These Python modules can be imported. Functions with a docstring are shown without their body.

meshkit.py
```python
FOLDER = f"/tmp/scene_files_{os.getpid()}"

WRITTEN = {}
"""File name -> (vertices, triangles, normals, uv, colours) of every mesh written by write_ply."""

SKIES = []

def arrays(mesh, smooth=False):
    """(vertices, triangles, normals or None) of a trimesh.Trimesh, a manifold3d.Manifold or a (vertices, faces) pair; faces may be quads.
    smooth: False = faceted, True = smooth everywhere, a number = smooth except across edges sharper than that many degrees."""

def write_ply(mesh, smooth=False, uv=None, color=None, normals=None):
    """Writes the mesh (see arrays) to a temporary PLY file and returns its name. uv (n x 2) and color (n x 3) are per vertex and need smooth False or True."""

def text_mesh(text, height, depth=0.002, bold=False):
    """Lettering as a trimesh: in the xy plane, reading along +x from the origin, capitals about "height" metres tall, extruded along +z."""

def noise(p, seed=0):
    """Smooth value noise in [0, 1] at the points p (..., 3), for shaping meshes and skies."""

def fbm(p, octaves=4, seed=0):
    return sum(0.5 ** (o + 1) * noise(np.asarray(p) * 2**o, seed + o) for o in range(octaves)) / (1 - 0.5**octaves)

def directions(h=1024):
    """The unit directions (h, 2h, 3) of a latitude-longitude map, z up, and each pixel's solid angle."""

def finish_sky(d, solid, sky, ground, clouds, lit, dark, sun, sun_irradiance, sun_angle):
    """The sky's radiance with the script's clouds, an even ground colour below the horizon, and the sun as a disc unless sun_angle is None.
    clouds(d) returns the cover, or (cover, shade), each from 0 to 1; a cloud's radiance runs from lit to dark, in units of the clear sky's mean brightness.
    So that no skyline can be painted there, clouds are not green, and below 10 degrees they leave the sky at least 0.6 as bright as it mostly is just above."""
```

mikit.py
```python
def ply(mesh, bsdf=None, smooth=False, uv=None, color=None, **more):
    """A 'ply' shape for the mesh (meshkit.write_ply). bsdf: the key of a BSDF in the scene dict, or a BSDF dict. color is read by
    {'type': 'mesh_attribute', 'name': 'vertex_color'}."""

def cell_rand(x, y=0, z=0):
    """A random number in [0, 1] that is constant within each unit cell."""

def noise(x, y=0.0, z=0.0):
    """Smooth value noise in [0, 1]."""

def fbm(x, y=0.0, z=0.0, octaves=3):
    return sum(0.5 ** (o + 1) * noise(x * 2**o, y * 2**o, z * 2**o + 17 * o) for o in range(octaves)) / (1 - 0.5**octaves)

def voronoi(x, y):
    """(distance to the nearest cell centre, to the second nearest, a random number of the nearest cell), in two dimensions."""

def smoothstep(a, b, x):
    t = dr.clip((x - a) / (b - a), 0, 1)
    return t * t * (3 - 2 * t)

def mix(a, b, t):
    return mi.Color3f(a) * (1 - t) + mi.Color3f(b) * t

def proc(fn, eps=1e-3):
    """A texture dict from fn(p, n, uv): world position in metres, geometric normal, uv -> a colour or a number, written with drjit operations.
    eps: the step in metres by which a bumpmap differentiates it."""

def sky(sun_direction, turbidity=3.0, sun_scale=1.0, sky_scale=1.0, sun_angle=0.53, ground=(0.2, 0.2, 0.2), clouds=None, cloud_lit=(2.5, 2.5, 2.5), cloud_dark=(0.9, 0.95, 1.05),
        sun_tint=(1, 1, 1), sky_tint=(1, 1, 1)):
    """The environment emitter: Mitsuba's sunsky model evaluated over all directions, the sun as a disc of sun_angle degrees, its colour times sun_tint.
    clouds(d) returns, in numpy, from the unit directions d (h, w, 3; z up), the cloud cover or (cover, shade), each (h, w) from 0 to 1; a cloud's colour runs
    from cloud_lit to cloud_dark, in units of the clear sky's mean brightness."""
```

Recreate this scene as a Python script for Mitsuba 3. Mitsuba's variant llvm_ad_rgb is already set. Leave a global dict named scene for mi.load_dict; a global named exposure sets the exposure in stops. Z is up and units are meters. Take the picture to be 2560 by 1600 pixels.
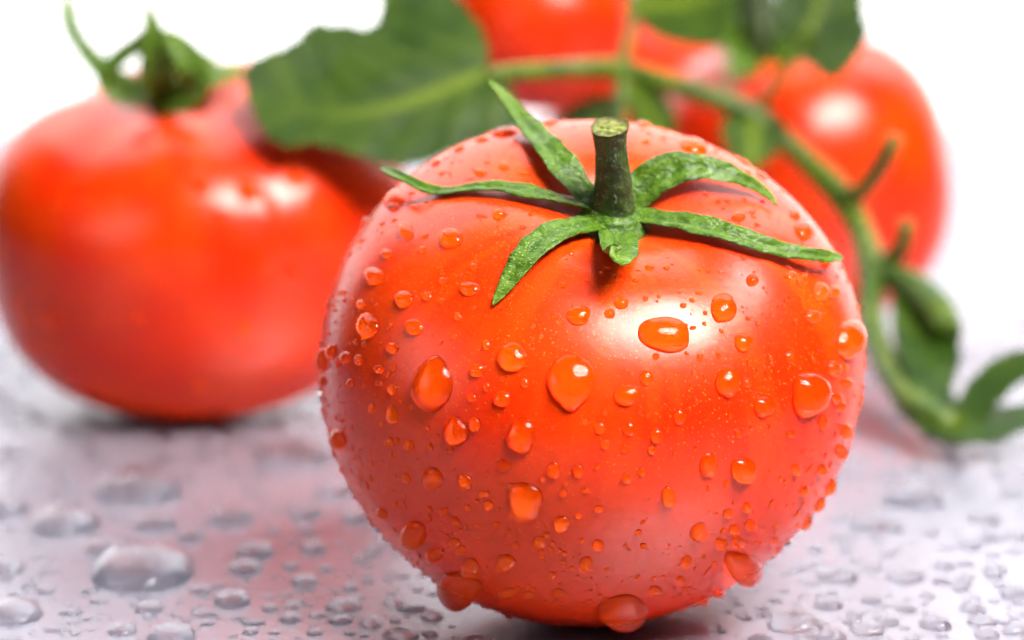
import math
import numpy as np
import trimesh
import mitsuba as mi
import mikit, meshkit
import drjit as dr
from mikit import noise, fbm, voronoi, smoothstep, mix, cell_rand
from scipy.interpolate import CubicSpline
from scipy.spatial import Delaunay

T = mi.ScalarTransform4f
U = 0.001                 # all shapes below are given in millimetres; the scene is in metres
scene, labels = {}, {}

# ---------------------------------------------------------------- camera, lamps, exposure
CAM = np.array([0.0, 0.0, 94.4])
PITCH = math.atan(966 / (1280 / math.tan(math.radians(12))))
scene["camera"] = {
    "type": "thinlens", "fov": 24.0, "fov_axis": "x", "aperture_radius": 3.4 * U, "focus_distance": 305.0 * U, "near_clip": 20 * U, "far_clip": 6000 * U,
    "to_world": T().look_at(origin=(CAM * U).tolist(), target=((CAM + [0, 100 * math.cos(PITCH), -100 * math.sin(PITCH)]) * U).tolist(), up=[0, 0, 1]),
}
exposure = 0.46
KEY_DIRECTION, KEY_DISTANCE, KEY_SIZE, KEY_RADIANCE = np.array([0.52, -0.40, 0.87]), 700.0, (315.0, 200.0), 28.0
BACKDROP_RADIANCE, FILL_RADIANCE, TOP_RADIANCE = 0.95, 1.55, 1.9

# ---------------------------------------------------------------- shape of a tomato (body frame: z along the stalk, lengths in mm)
TOMATOES = {
    # key: equator radius, height ratio, squareness, dimple depth, rib strength, rib phase, seed
    "tomato": dict(a=38.5, c=0.805, p=2.28, p_low=2.08, dimple=6.2, rib=0.006, ph=0.6, seed=1, lumps=(-0.020, 1.034, -0.011, 1.954)),
    "tomato_001": dict(a=43.0, c=0.742, p=2.7, p_low=2.6, dimple=9.0, rib=0.020, ph=2.0, seed=2),
    "tomato_002": dict(a=36.9, c=0.96, p=2.45, dimple=6.5, rib=0.010, ph=0.2, seed=3),
    "tomato_003": dict(a=30.0, c=0.95, p=2.10, dimple=5.0, rib=0.008, ph=1.0, seed=4),
    "tomato_004": dict(a=39.0, c=0.95, p=2.20, dimple=6.0, rib=0.010, ph=1.7, seed=5),
}


def tomato_radius(d, k):
    """Distance from the centre to the skin along the unit directions d (n, 3)."""
    d = np.asarray(d, float)
    s, z = np.hypot(d[..., 0], d[..., 1]), d[..., 2]
    a, c, p = k["a"], k["a"] * k["c"], k["p"]
    t, f = np.arctan2(s, z), np.arctan2(d[..., 1], d[..., 0])
    p = np.where(z < 0, k.get("p_low", p), p)
    r = ((s / a) ** p + (np.abs(z) / c) ** p) ** (-1 / p)
    r = r - k["dimple"] * np.exp(-((t / 0.33) ** 2)) - 2.2 * np.exp(-(((np.pi - t) / 0.30) ** 2))
    lobes = np.cos(5 * f + k["ph"]) + 0.6 * np.cos(7 * f + 2.1 * k["ph"]) + 0.5 * np.cos(3 * f + k["seed"])
    r = r * (1 + k["rib"] * lobes * np.exp(-(((t - 0.62) / 0.50) ** 2)) * (1 - np.exp(-((t / 0.2) ** 2))))
    m2, q2, m3, q3 = k.get("lumps", (0.008, k["seed"], 0.006, 2 * k["seed"]))
    r = r * (1 + (m2 * np.cos(2 * f + q2) + m3 * np.cos(3 * f + q3)) * np.sin(t) ** 2)
    return r


def rot(axis, deg):
    x, y, z = np.asarray(axis, float) / np.linalg.norm(axis)
    c, s = math.cos(math.radians(deg)), math.sin(math.radians(deg))
    C = 1 - c
    return np.array([[c + x * x * C, x * y * C - z * s, x * z * C + y * s], [y * x * C + z * s, c + y * y * C, y * z * C - x * s], [z * x * C - y * s, z * y * C + x * s, c + z * z * C]])


def tomato_frame(k, lean_front, lean_right, spin=0.0):
    """Rotation of a tomato leaning lean_front degrees towards -y and lean_right degrees towards +x, and its centre's height above what it rests on."""
    R = rot([0, 1, 0], lean_right) @ rot([1, 0, 0], lean_front) @ rot([0, 0, 1], spin)
    th, ph = np.meshgrid(np.linspace(0.01, 3.13, 160), np.linspace(0, 2 * np.pi, 160))
    d = np.stack([np.sin(th) * np.cos(ph), np.sin(th) * np.sin(ph), np.cos(th)], -1)
    low = (d * tomato_radius(d, k)[..., None]) @ R.T
    return R, -low[..., 2].min()

# ---------------------------------------------------------------- measured shapes
TOMATO_DROPS = [
    (0.2039, -0.6351, 0.7451, 3.247, -1.358, 1.201, 2.235, 0.15, 0.8),
    (0.4295, -0.4658, 0.7737, 1.774, -0.967, 1.617, 1.543, 0, 1),
    (-0.5609, -0.6964, 0.4478, 2.715, 1.444, -1.833, 3.164, 0.34, 0.8),
    (-0.1115, -0.7925, 0.5996, 2.981, -0.067, 0.059, 3.641, -0.2, 0.8),
    (0.7519, -0.5010, 0.4285, 3.298, -2.331, 2.292, 2.137, -0.08, 1),
    (0.8945, -0.1551, 0.4194, 3.649, -3.099, 3.335, 1.033, 0, 1),
    (-0.3189, -0.7186, 0.6180, 1.715, 0.729, -0.941, 1.893, 0, 1),
    (-0.1166, -0.6216, 0.7746, 1.571, 0.374, -0.304, 1.442, 0, 0.9),
    (-0.2468, -0.8723, 0.4221, 1.835, 0.848, -0.882, 2.006, 0, 1),
    (-0.4554, -0.8153, 0.3577, 1.590, 0.792, -0.729, 1.756, 0.1, 1),
    (-0.2037, -0.9545, 0.2178, 2.270, 1.146, -0.907, 2.636, 0, 0.9),
    (0.5158, -0.7986, 0.3102, 1.967, -0.686, 0.133, 1.886, 0, 1.2),
    (0.3847, -0.8495, 0.3610, 1.376, -0.326, 0.117, 1.692, 0, 0.8),
    (0.4364, -0.6783, 0.5912, 1.782, -0.606, 0.863, 1.891, 0, 1),
    (0.0812, -0.8069, 0.5851, 1.651, 0.325, -0.247, 1.365, 0, 0.9),
    (0.5758, -0.6594, 0.4834, 1.699, -0.702, 0.544, 1.300, 0, 1),
    (0.3875, -0.9143, 0.1178, 1.237, -0.933, 0.470, 1.459, 0.15, 0.8),
    (-0.8120, -0.4057, 0.4195, 1.535, 1.484, -1.932, 0.765, 0, 1),
    (-0.7115, -0.4146, 0.5674, 1.336, 0.887, -1.049, 0.898, 0, 1),
    (-0.6575, -0.5247, 0.5407, 1.466, 0.578, -0.515, 1.037, 0.1, 1),
    (-0.5093, -0.4796, 0.7145, 1.298, 0.755, -0.762, 0.837, 0, 1),
    (-0.6102, -0.2355, 0.7565, 0.591, 1.609, -2.022, 0.186, 0.1, 1),
    (-0.7646, -0.0880, 0.6385, 0.885, 1.329, -2.027, -0.219, 0, 1),
    (-0.8283, -0.2318, 0.5101, 1.554, 1.581, -1.624, 0.264, 0, 1),
    (0.5008, -0.5432, 0.6739, 1.021, -0.963, 1.285, 0.771, 0, 1.1),
    (0.0362, -0.5679, 0.8223, 0.981, 0.097, -0.004, 0.985, 0, 1),
    (0.1433, -0.7601, 0.6338, 0.825, -0.029, 0.091, 1.083, 0, 0.9),
    (-0.4236, -0.7220, 0.5472, 0.973, 0.496, -0.511, 0.844, 0, 1),
    (-0.3254, -0.8002, 0.5038, 1.084, 0.422, -0.427, 1.039, 0, 1),
    (-0.6710, -0.6858, 0.2818, 0.863, 0.723, -0.776, 0.920, 0.2, 1),
    (-0.8670, -0.4971, -0.0338, 1.814, 1.799, -1.044, 1.213, 0, 1.1),
    (0.2593, -0.9256, 0.2758, 1.022, 0.014, -0.265, 1.513, 0, 1),
    (0.1938, -0.8594, 0.4732, 0.891, -0.066, 0.045, 1.069, 0, 1),
    (-0.0780, -0.9825, 0.1694, 1.007, 0.181, -0.170, 1.274, 0, 1),
    (-0.1278, -0.9301, 0.3443, 0.944, 0.191, -0.191, 1.094, 0, 0.8),
    (0.0229, -0.9996, 0.0140, 0.920, 0.086, -0.173, 1.369, 0, 1),
    (0.0494, -0.9937, 0.1006, 0.758, 0.045, -0.121, 0.978, 0, 1),
    (-0.2384, -0.9701, -0.0454, 1.190, 1.173, -0.538, 1.408, 0.1, 1),
    (-0.5084, -0.8437, 0.1722, 1.247, 1.279, -0.957, 1.221, 0.2, 0.8),
    (-0.4035, -0.8895, 0.2145, 0.909, 0.732, -0.612, 1.077, 0.1, 0.8),
    (-0.5559, -0.8221, -0.1231, 2.238, 2.767, -0.734, 2.205, 0.1, 1),
    (-0.3481, -0.9270, -0.1394, 1.313, 1.608, -0.499, 1.791, 0.1, 1),
    (-0.1389, -0.9870, 0.0804, 0.961, 0.249, -0.131, 1.044, 0, 0.9),
    (0.5424, -0.2911, 0.7881, 0.877, -0.436, 0.701, 0.725, 0, 1),
    (0.6746, -0.1788, 0.7162, 0.914, -0.674, 0.944, 0.485, 0, 1),
    (0.7770, -0.1369, 0.6144, 1.606, -1.053, 1.223, 0.797, 0, 1.1),
    (0.7546, -0.2651, 0.6003, 1.432, -0.716, 0.650, 0.810, 0, 1),
    (0.5846, -0.8083, 0.0698, 0.992, -1.133, 0.480, 0.457, 0.1, 1),
    (0.5472, -0.8370, 0.0109, 1.190, -1.259, 0.389, 0.651, 0.1, 1),
    (0.4830, -0.8750, 0.0343, 1.079, -1.122, 0.358, 0.642, 0.1, 1),
    (0.5194, -0.8508, 0.0799, 0.864, -0.724, 0.272, 0.820, 0, 1),
    (0.4818, -0.8606, 0.1648, 0.823, -0.286, -0.078, 0.836, 0, 1),
    (0.5514, -0.8190, 0.1587, 0.886, -0.362, -0.091, 0.924, 0, 1),
    (0.3650, -0.9310, -0.0084, 0.823, -0.749, 0.294, 0.942, 0, 1),
    (-0.4702, -0.1420, 0.8710, -0.153, 0.941, -1.233, -0.291, 0, 1.1),
    (-0.8049, -0.1651, 0.5699, 0.810, 0.949, -1.066, 0.033, 0, 1),
    (-0.5549, 0.1816, 0.8119, 0.194, 0.927, -1.038, -0.156, 0, 1),
    (-0.4738, 0.2056, 0.8563, 0.147, 0.750, -0.876, 0.018, 0, 1.1),
    (-0.8164, 0.2201, 0.5339, 0.387, 2.334, -3.179, -1.719, 0, 1.1),
    (-0.8189, 0.1547, 0.5527, 0.988, 1.595, -1.737, -0.511, 0, 1.1),
    (-0.4506, 0.5220, 0.7242, -1.122, 1.671, -1.466, -2.166, 0, 1.2),
    (0.3064, 0.5298, 0.7908, -1.800, -1.456, 1.243, -3.153, 0, 1.2),
    (-0.2732, 0.6467, 0.7121, -1.044, 0.630, -0.638, -1.610, 0, 1.2),
    (0.1013, 0.7036, 0.7033, -1.171, -0.603, 0.182, -1.868, 0, 1.2),
    (0.7334, 0.1840, 0.6544, 0.488, -2.153, 3.041, -1.683, 0, 1.1),
    (0.7001, 0.2826, 0.6558, 0.875, -1.848, 1.965, -0.834, 0, 1),
    (0.8340, -0.3445, 0.4309, 1.359, -0.848, 0.749, 0.982, 0, 1.2),
    (0.4997, 0.0396, 0.8653, -0.108, -1.196, 1.020, -0.634, 0, 1),
    (0.9240, -0.3524, 0.1482, 1.807, -1.010, -0.420, 1.875, 0, 1.1),
    (0.9204, -0.3837, 0.0753, 1.645, -0.888, -0.542, 1.837, 0, 1.3),
    (-0.8699, -0.4125, 0.2705, 1.289, 1.073, -0.706, 0.586, 0, 1),
    (-0.8187, -0.4754, 0.3222, 0.806, 0.649, -0.589, 0.531, 0.2, 1),
    (-0.9325, -0.3025, 0.1974, 1.582, 1.379, -0.932, 0.706, 0, 1),
    (-0.7134, -0.5398, 0.4470, 0.916, 0.695, -0.596, 0.532, 0, 1),
    (-0.7433, -0.5608, 0.3648, 0.845, 0.636, -0.418, 0.446, 0, 1),
    (-0.6858, -0.6381, 0.3499, 0.703, 0.492, -0.451, 0.619, 0, 1),
    (-0.3986, -0.8232, 0.4043, 0.798, 0.356, -0.365, 0.896, 0.1, 1),
    (0.1006, -0.8648, 0.4919, 0.922, 0.005, -0.016, 0.904, 0, 0.8),
    (0.2670, -0.8097, 0.5225, 0.856, -0.123, 0.148, 1.056, 0, 1),
    (0.8098, -0.4998, 0.3074, 1.086, -0.629, 0.269, 1.147, 0.3, 1),
    (-0.6001, -0.7659, 0.2309, 0.824, 0.527, -0.260, 0.697, 0, 1),
    (-0.6695, -0.7184, 0.1889, 0.634, 0.446, -0.257, 0.716, 0, 1),
    (-0.6731, -0.7270, -0.1359, 0.912, 1.351, -0.768, 0.473, 0, 1),
    (-0.7158, -0.5957, -0.3643, -1.033, -1.509, -0.907, 0.425, 0, 1),
    (-0.4753, -0.8651, -0.1603, 1.634, 1.911, -0.189, 1.280, 0, 1),
    (-0.9645, -0.2433, 0.1027, 1.486, 1.306, -1.179, 1.116, 0, 1.4),
    (-0.4105, -0.6692, 0.6194, 0.498, 0.270, -0.449, 0.657, 0.1, 1),
    (-0.5259, -0.5592, 0.6409, 0.487, 0.345, -0.475, 0.462, 0, 1),
    (0.1471, -0.3905, 0.9088, -0.631, -0.251, 0.115, -0.652, 0, 1),
    (0.2718, -0.5220, 0.8084, 0.445, -0.174, 0.284, 0.404, 0, 1.1),
    (0.3366, -0.4497, 0.8274, 0.276, -0.423, 0.350, 0.155, 0, 1.1),
    (0.2608, -0.4748, 0.8405, 0.266, -0.137, 0.218, 0.236, 0, 1),
    (0.1271, -0.5365, 0.8343, 0.390, -0.016, 0.091, 0.497, 0, 1),
    (0.3071, -0.5856, 0.7502, 0.537, -0.040, 0.071, 0.278, 0, 1),
    (0.1733, -0.7042, 0.6885, 0.500, -0.037, 0.079, 0.498, 0, 1),
    (0.3335, -0.6605, 0.6727, 0.496, -0.138, 0.226, 0.516, 0, 1),
    (0.5607, -0.4496, 0.6953, 0.434, -0.218, 0.292, 0.315, 0, 1),
    (0.0022, -0.8719, 0.4896, 0.691, 0.061, -0.073, 0.794, 0, 0.9),
    (0.0265, -0.8950, 0.4452, 0.640, 0.043, -0.057, 0.694, 0, 0.9),
    (0.0919, -0.8950, 0.4365, 0.595, 0.008, -0.030, 0.699, 0, 0.9),
    (-0.0507, -0.9341, 0.3535, 0.791, 0.107, -0.127, 0.934, 0, 0.8),
    (0.1093, -0.9319, 0.3458, 0.707, -0.001, -0.050, 0.786, 0, 0.9),
    (0.5104, -0.6453, 0.5683, 0.768, -0.304, 0.305, 0.583, 0, 1),
    (0.8558, -0.3932, 0.3360, 1.425, -0.892, 0.381, 0.954, 0, 1),
    (0.4845, -0.7595, 0.4341, 0.645, -0.211, 0.134, 0.584, 0, 1),
    (0.6850, -0.6375, 0.3526, 0.787, -0.376, 0.147, 0.607, 0, 1),
    (0.6914, -0.6977, 0.1877, 0.523, -0.268, -0.028, 0.454, 0, 1),
    (-0.2625, -0.7810, 0.5667, 0.513, 0.174, -0.243, 0.658, 0, 1),
    (-0.3826, -0.7659, 0.5168, 0.464, 0.210, -0.290, 0.578, 0, 1),
    (-0.4235, -0.7736, 0.4713, 0.578, 0.278, -0.268, 0.526, 0, 1),
    (-0.0882, -0.9564, 0.2785, 0.527, 0.092, -0.094, 0.633, 0, 0.9),
    (-0.2871, -0.9034, 0.3186, 0.953, 0.331, -0.205, 0.811, 0, 0.7),
    (-0.2507, -0.9324, 0.2603, 0.531, 0.172, -0.105, 0.513, 0, 1),
    (-0.4094, -0.9115, -0.0403, 0.791, 0.471, -0.067, 0.936, 0, 1),
    (-0.4561, -0.8872, 0.0702, 0.727, 0.422, -0.104, 0.744, 0, 1),
    (-0.2808, -0.9538, 0.1074, 0.492, 0.195, -0.076, 0.531, 0, 1),
    (-0.5965, -0.7950, 0.1104, 0.505, 0.615, -0.524, 0.487, 0, 1),
    (-0.3858, -0.9206, -0.0608, 0.716, 0.796, -0.226, 0.577, 0, 1),
    (-0.0514, -0.9884, -0.1426, 0.813, 0.189, -0.094, 0.898, 0, 1),
    (0.2001, -0.9752, 0.0950, 0.457, -0.044, -0.073, 0.576, 0, 1),
    (0.3605, -0.9272, -0.1020, 0.846, -0.569, -0.045, 0.818, 0, 1),
    (0.2775, -0.9508, -0.1381, 1.119, -0.580, -0.119, 1.020, 0, 1),
    (0.5517, -0.7544, -0.3556, 1.694, -1.510, -0.102, 1.102, 0, 1),
    (0.4816, -0.8111, -0.3318, 1.751, -1.469, -0.211, 1.444, 0, 1.1),
    (-0.1465, -0.9714, -0.1867, 0.707, 0.426, -0.091, 0.870, 0, 1),
    (-0.2167, -0.9543, -0.2061, 1.220, 1.230, -0.144, 1.083, 0, 0.9),
    (0.7947, -0.5336, -0.2893, -1.173, 1.402, 0.901, 0.469, 0.2, 1.1),
    (0.8508, -0.4835, -0.2058, 1.202, -1.171, 0.697, 0.942, 0.2, 1.1),
    (0.8799, -0.4588, -0.1233, 1.344, -1.231, 0.693, 1.091, 0, 1.1),
    (0.9116, -0.4024, -0.0840, 1.480, -1.319, 0.763, 1.101, 0, 1.2),
    (0.7818, -0.6187, 0.0777, 1.005, -0.849, 0.283, 0.801, 0, 1),
    (0.7246, -0.6568, 0.2088, 0.906, -0.481, -0.024, 1.018, 0, 1.1),
    (0.8438, -0.5263, 0.1054, 1.281, -0.805, -0.177, 1.192, 0, 1.1),
    (0.8778, -0.3818, 0.2894, 1.360, -0.884, 0.227, 0.867, 0, 1.1),
    (0.8938, -0.3007, 0.3326, 1.364, -0.920, 0.370, 0.703, 0, 1.1),
    (0.8710, -0.2941, 0.3935, 1.136, -0.754, 0.447, 0.580, 0, 1.1),
    (0.8288, -0.0615, 0.5562, 1.583, -1.107, 0.852, 0.596, 0, 1.2),
    (0.8011, 0.0643, 0.5950, 1.380, -1.278, 1.064, 0.242, 0, 1.2),
    (0.5682, 0.4857, 0.6643, -0.610, -0.674, 1.033, -1.363, 0, 1.2),
    (0.5021, 0.5554, 0.6629, -0.593, -0.531, 0.710, -1.215, 0, 1.2),
    (-0.6088, 0.4325, 0.6650, -0.512, 0.740, -1.008, -0.966, 0, 1.2),
    (-0.5293, 0.4736, 0.7039, -0.732, 0.695, -0.981, -1.208, 0, 1.2),
    (-0.6872, 0.3704, 0.6250, -0.515, 0.645, -1.065, -0.901, 0, 1.2),
    (-0.8939, 0.2905, 0.3416, 1.294, 1.328, -0.912, 0.365, 0, 1.2),
    (-0.6915, -0.2433, 0.6802, 0.441, 0.566, -0.705, 0.138, 0, 1),
    (-0.5126, -0.3993, 0.7601, 0.468, 0.431, -0.554, 0.406, 0, 1),
    (-0.6017, -0.4172, 0.6811, 0.509, 0.459, -0.556, 0.356, 0, 1),
    (-0.6402, -0.4475, 0.6245, 0.779, 0.336, -0.394, 0.569, 0.2, 1),
    (-0.8495, -0.3062, 0.4295, 0.721, 0.653, -0.840, 0.284, 0, 1),
    (-0.9573, -0.2863, 0.0400, 1.270, 1.093, -0.582, 0.795, 0, 1.2),
    (-0.9707, -0.2163, -0.1048, -1.211, -1.188, -0.778, 0.477, 0, 1.2),
    (-0.8362, -0.4969, 0.2321, 0.742, 0.600, -0.377, 0.485, 0, 1),
    (-0.7452, -0.6217, 0.2412, 0.528, 0.394, -0.357, 0.633, 0, 1),
    (-0.3996, 0.1711, 0.9006, 0.628, 0.501, -0.356, 0.493, 0, 1.1),
    (-0.7553, 0.0525, 0.6532, 0.396, 0.720, -0.813, -0.209, 0, 1),
    (-0.3916, -0.8581, -0.3321, 4.200, 5.137, -0.200, 4.808, 0.1, 0.85),
    (0.1838, -0.9484, -0.2583, 3.774, -0.606, -0.930, 4.398, 0, 0.85),
    (0.6124, -0.7679, -0.1880, 5.809, -5.388, 0.005, 2.814, 0, 0.8),
]
SEPALS = [  # (x, y, z, width) along each sepal of the wet tomato, in mm
    [(13.76, 321.02, 56.69, 2.84), (10.52, 322.21, 59.20, 3.75), (8.25, 322.66, 62.01, 4.55), (5.16, 326.09, 65.69, 4.24), (1.76, 334.16, 68.80, 3.17), (-1.18, 337.70, 71.90, 2.25), (-3.21, 339.06, 74.06, 1.43)],
    [(13.76, 321.02, 56.69, 2.84), (9.94, 321.58, 58.41, 3.29), (6.22, 320.29, 59.52, 3.50), (1.13, 319.97, 60.69, 3.27), (-4.53, 321.34, 61.00, 2.27), (-10.29, 324.09, 60.14, 1.94), (-14.09, 326.21, 61.36, 1.72), (-18.28, 334.83, 62.15, 0.94)],
    [(13.76, 321.02, 56.69, 2.84), (10.69, 318.29, 56.24, 3.71), (6.64, 313.09, 56.30, 4.21), (3.01, 309.01, 54.60, 4.16), (0.43, 306.21, 51.67, 3.26), (-1.35, 304.59, 49.17, 1.95), (-2.37, 303.68, 47.56, 0.97)],
    [(13.76, 321.02, 56.69, 2.84), (13.90, 319.49, 55.81, 4.29), (13.91, 312.02, 55.04, 5.30), (13.73, 306.49, 54.37, 4.99), (13.54, 303.21, 54.10, 3.76), (13.08, 301.53, 54.70, 2.46), (12.69, 302.36, 55.45, 1.39)],
    [(13.76, 321.02, 56.69, 2.84), (16.48, 321.65, 56.98, 3.30), (19.76, 319.47, 56.95, 3.73), (24.62, 316.55, 56.44, 3.92), (30.14, 315.44, 54.89, 3.24), (35.89, 316.67, 53.04, 2.36), (40.64, 318.64, 52.10, 1.92), (44.97, 325.42, 50.85, 1.38)],
    [(13.76, 321.02, 56.69, 2.84), (15.97, 323.11, 59.10, 4.56), (18.84, 323.97, 61.59, 5.25), (22.29, 324.51, 63.08, 4.80), (26.92, 325.21, 63.02, 3.67), (31.65, 326.46, 61.34, 2.53), (34.67, 327.53, 59.49, 1.62), (36.28, 327.14, 57.67, 0.81)],
]
STALK = [(13.50, 322.37, 56.66, 3.99), (13.46, 321.71, 58.11, 3.29), (13.48, 320.04, 61.70, 2.60), (13.22, 318.36, 65.25, 2.19), (12.87, 317.01, 68.05, 2.28), (12.73, 316.39, 69.33, 2.61)]
VINE = {  # (x, y, z, radius) in mm
    "main": [(-4.8, 460.6, 67.7, 1.36), (-0.8, 464.7, 68.0, 1.59), (6.6, 472.8, 68.0, 1.72), (14.6, 489.9, 67.4, 1.89), (22.7, 499.9, 66.5, 2.16), (31.0, 506.6, 64.0, 2.08), (40.3, 511.1, 60.9, 2.21), (49.5, 512.6, 57.2, 2.57), (56.7, 511.8, 52.0, 2.46), (62.7, 508.8, 46.5, 2.56), (68.0, 503.9, 41.1, 3.00), (71.4, 499.0, 35.9, 2.75), (72.8, 492.2, 31.0, 2.83), (72.9, 483.4, 26.9, 2.90), (71.8, 476.7, 22.8, 2.42), (70.9, 467.8, 18.2, 2.38), (71.7, 456.9, 13.4, 2.65), (73.0, 444.2, 10.0, 2.79), (75.7, 435.7, 7.2, 2.94), (80.0, 429.3, 5.4, 3.00)],
    "up": [(25.2, 517.2, 85.8, 0.99), (25.2, 512.0, 78.8, 1.07), (24.2, 504.8, 72.0, 1.15), (22.7, 499.9, 66.5, 1.49)],
    "down": [(22.7, 499.9, 66.5, 1.40), (22.3, 493.0, 61.4, 1.38), (21.5, 486.0, 55.9, 1.28), (20.7, 479.0, 49.7, 1.10)],
    "petiole": [(52.2, 512.6, 57.2, 1.17), (54.3, 512.0, 60.1, 1.08), (57.2, 510.8, 65.1, 1.07), (60.1, 509.6, 70.0, 0.98), (62.7, 509.3, 74.5, 0.89)],
    "stub": [(68.8, 502.8, 40.2, 2.31), (72.0, 497.9, 41.3, 1.94), (74.8, 494.5, 45.6, 1.93), (76.7, 491.2, 50.3, 1.91), (78.0, 489.7, 53.4, 1.68)],
    "stub2": [(73.7, 483.4, 26.9, 2.12), (76.7, 480.9, 29.9, 1.88), (78.3, 478.4, 33.6, 1.65), (78.4, 477.0, 37.6, 1.53)],
    "arc": [(73.0, 483.3, 26.1, 2.45), (76.5, 479.3, 26.2, 2.76), (80.2, 472.9, 24.6, 3.27), (83.0, 464.3, 21.7, 3.54), (84.0, 457.7, 18.2, 2.97)],
}
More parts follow.
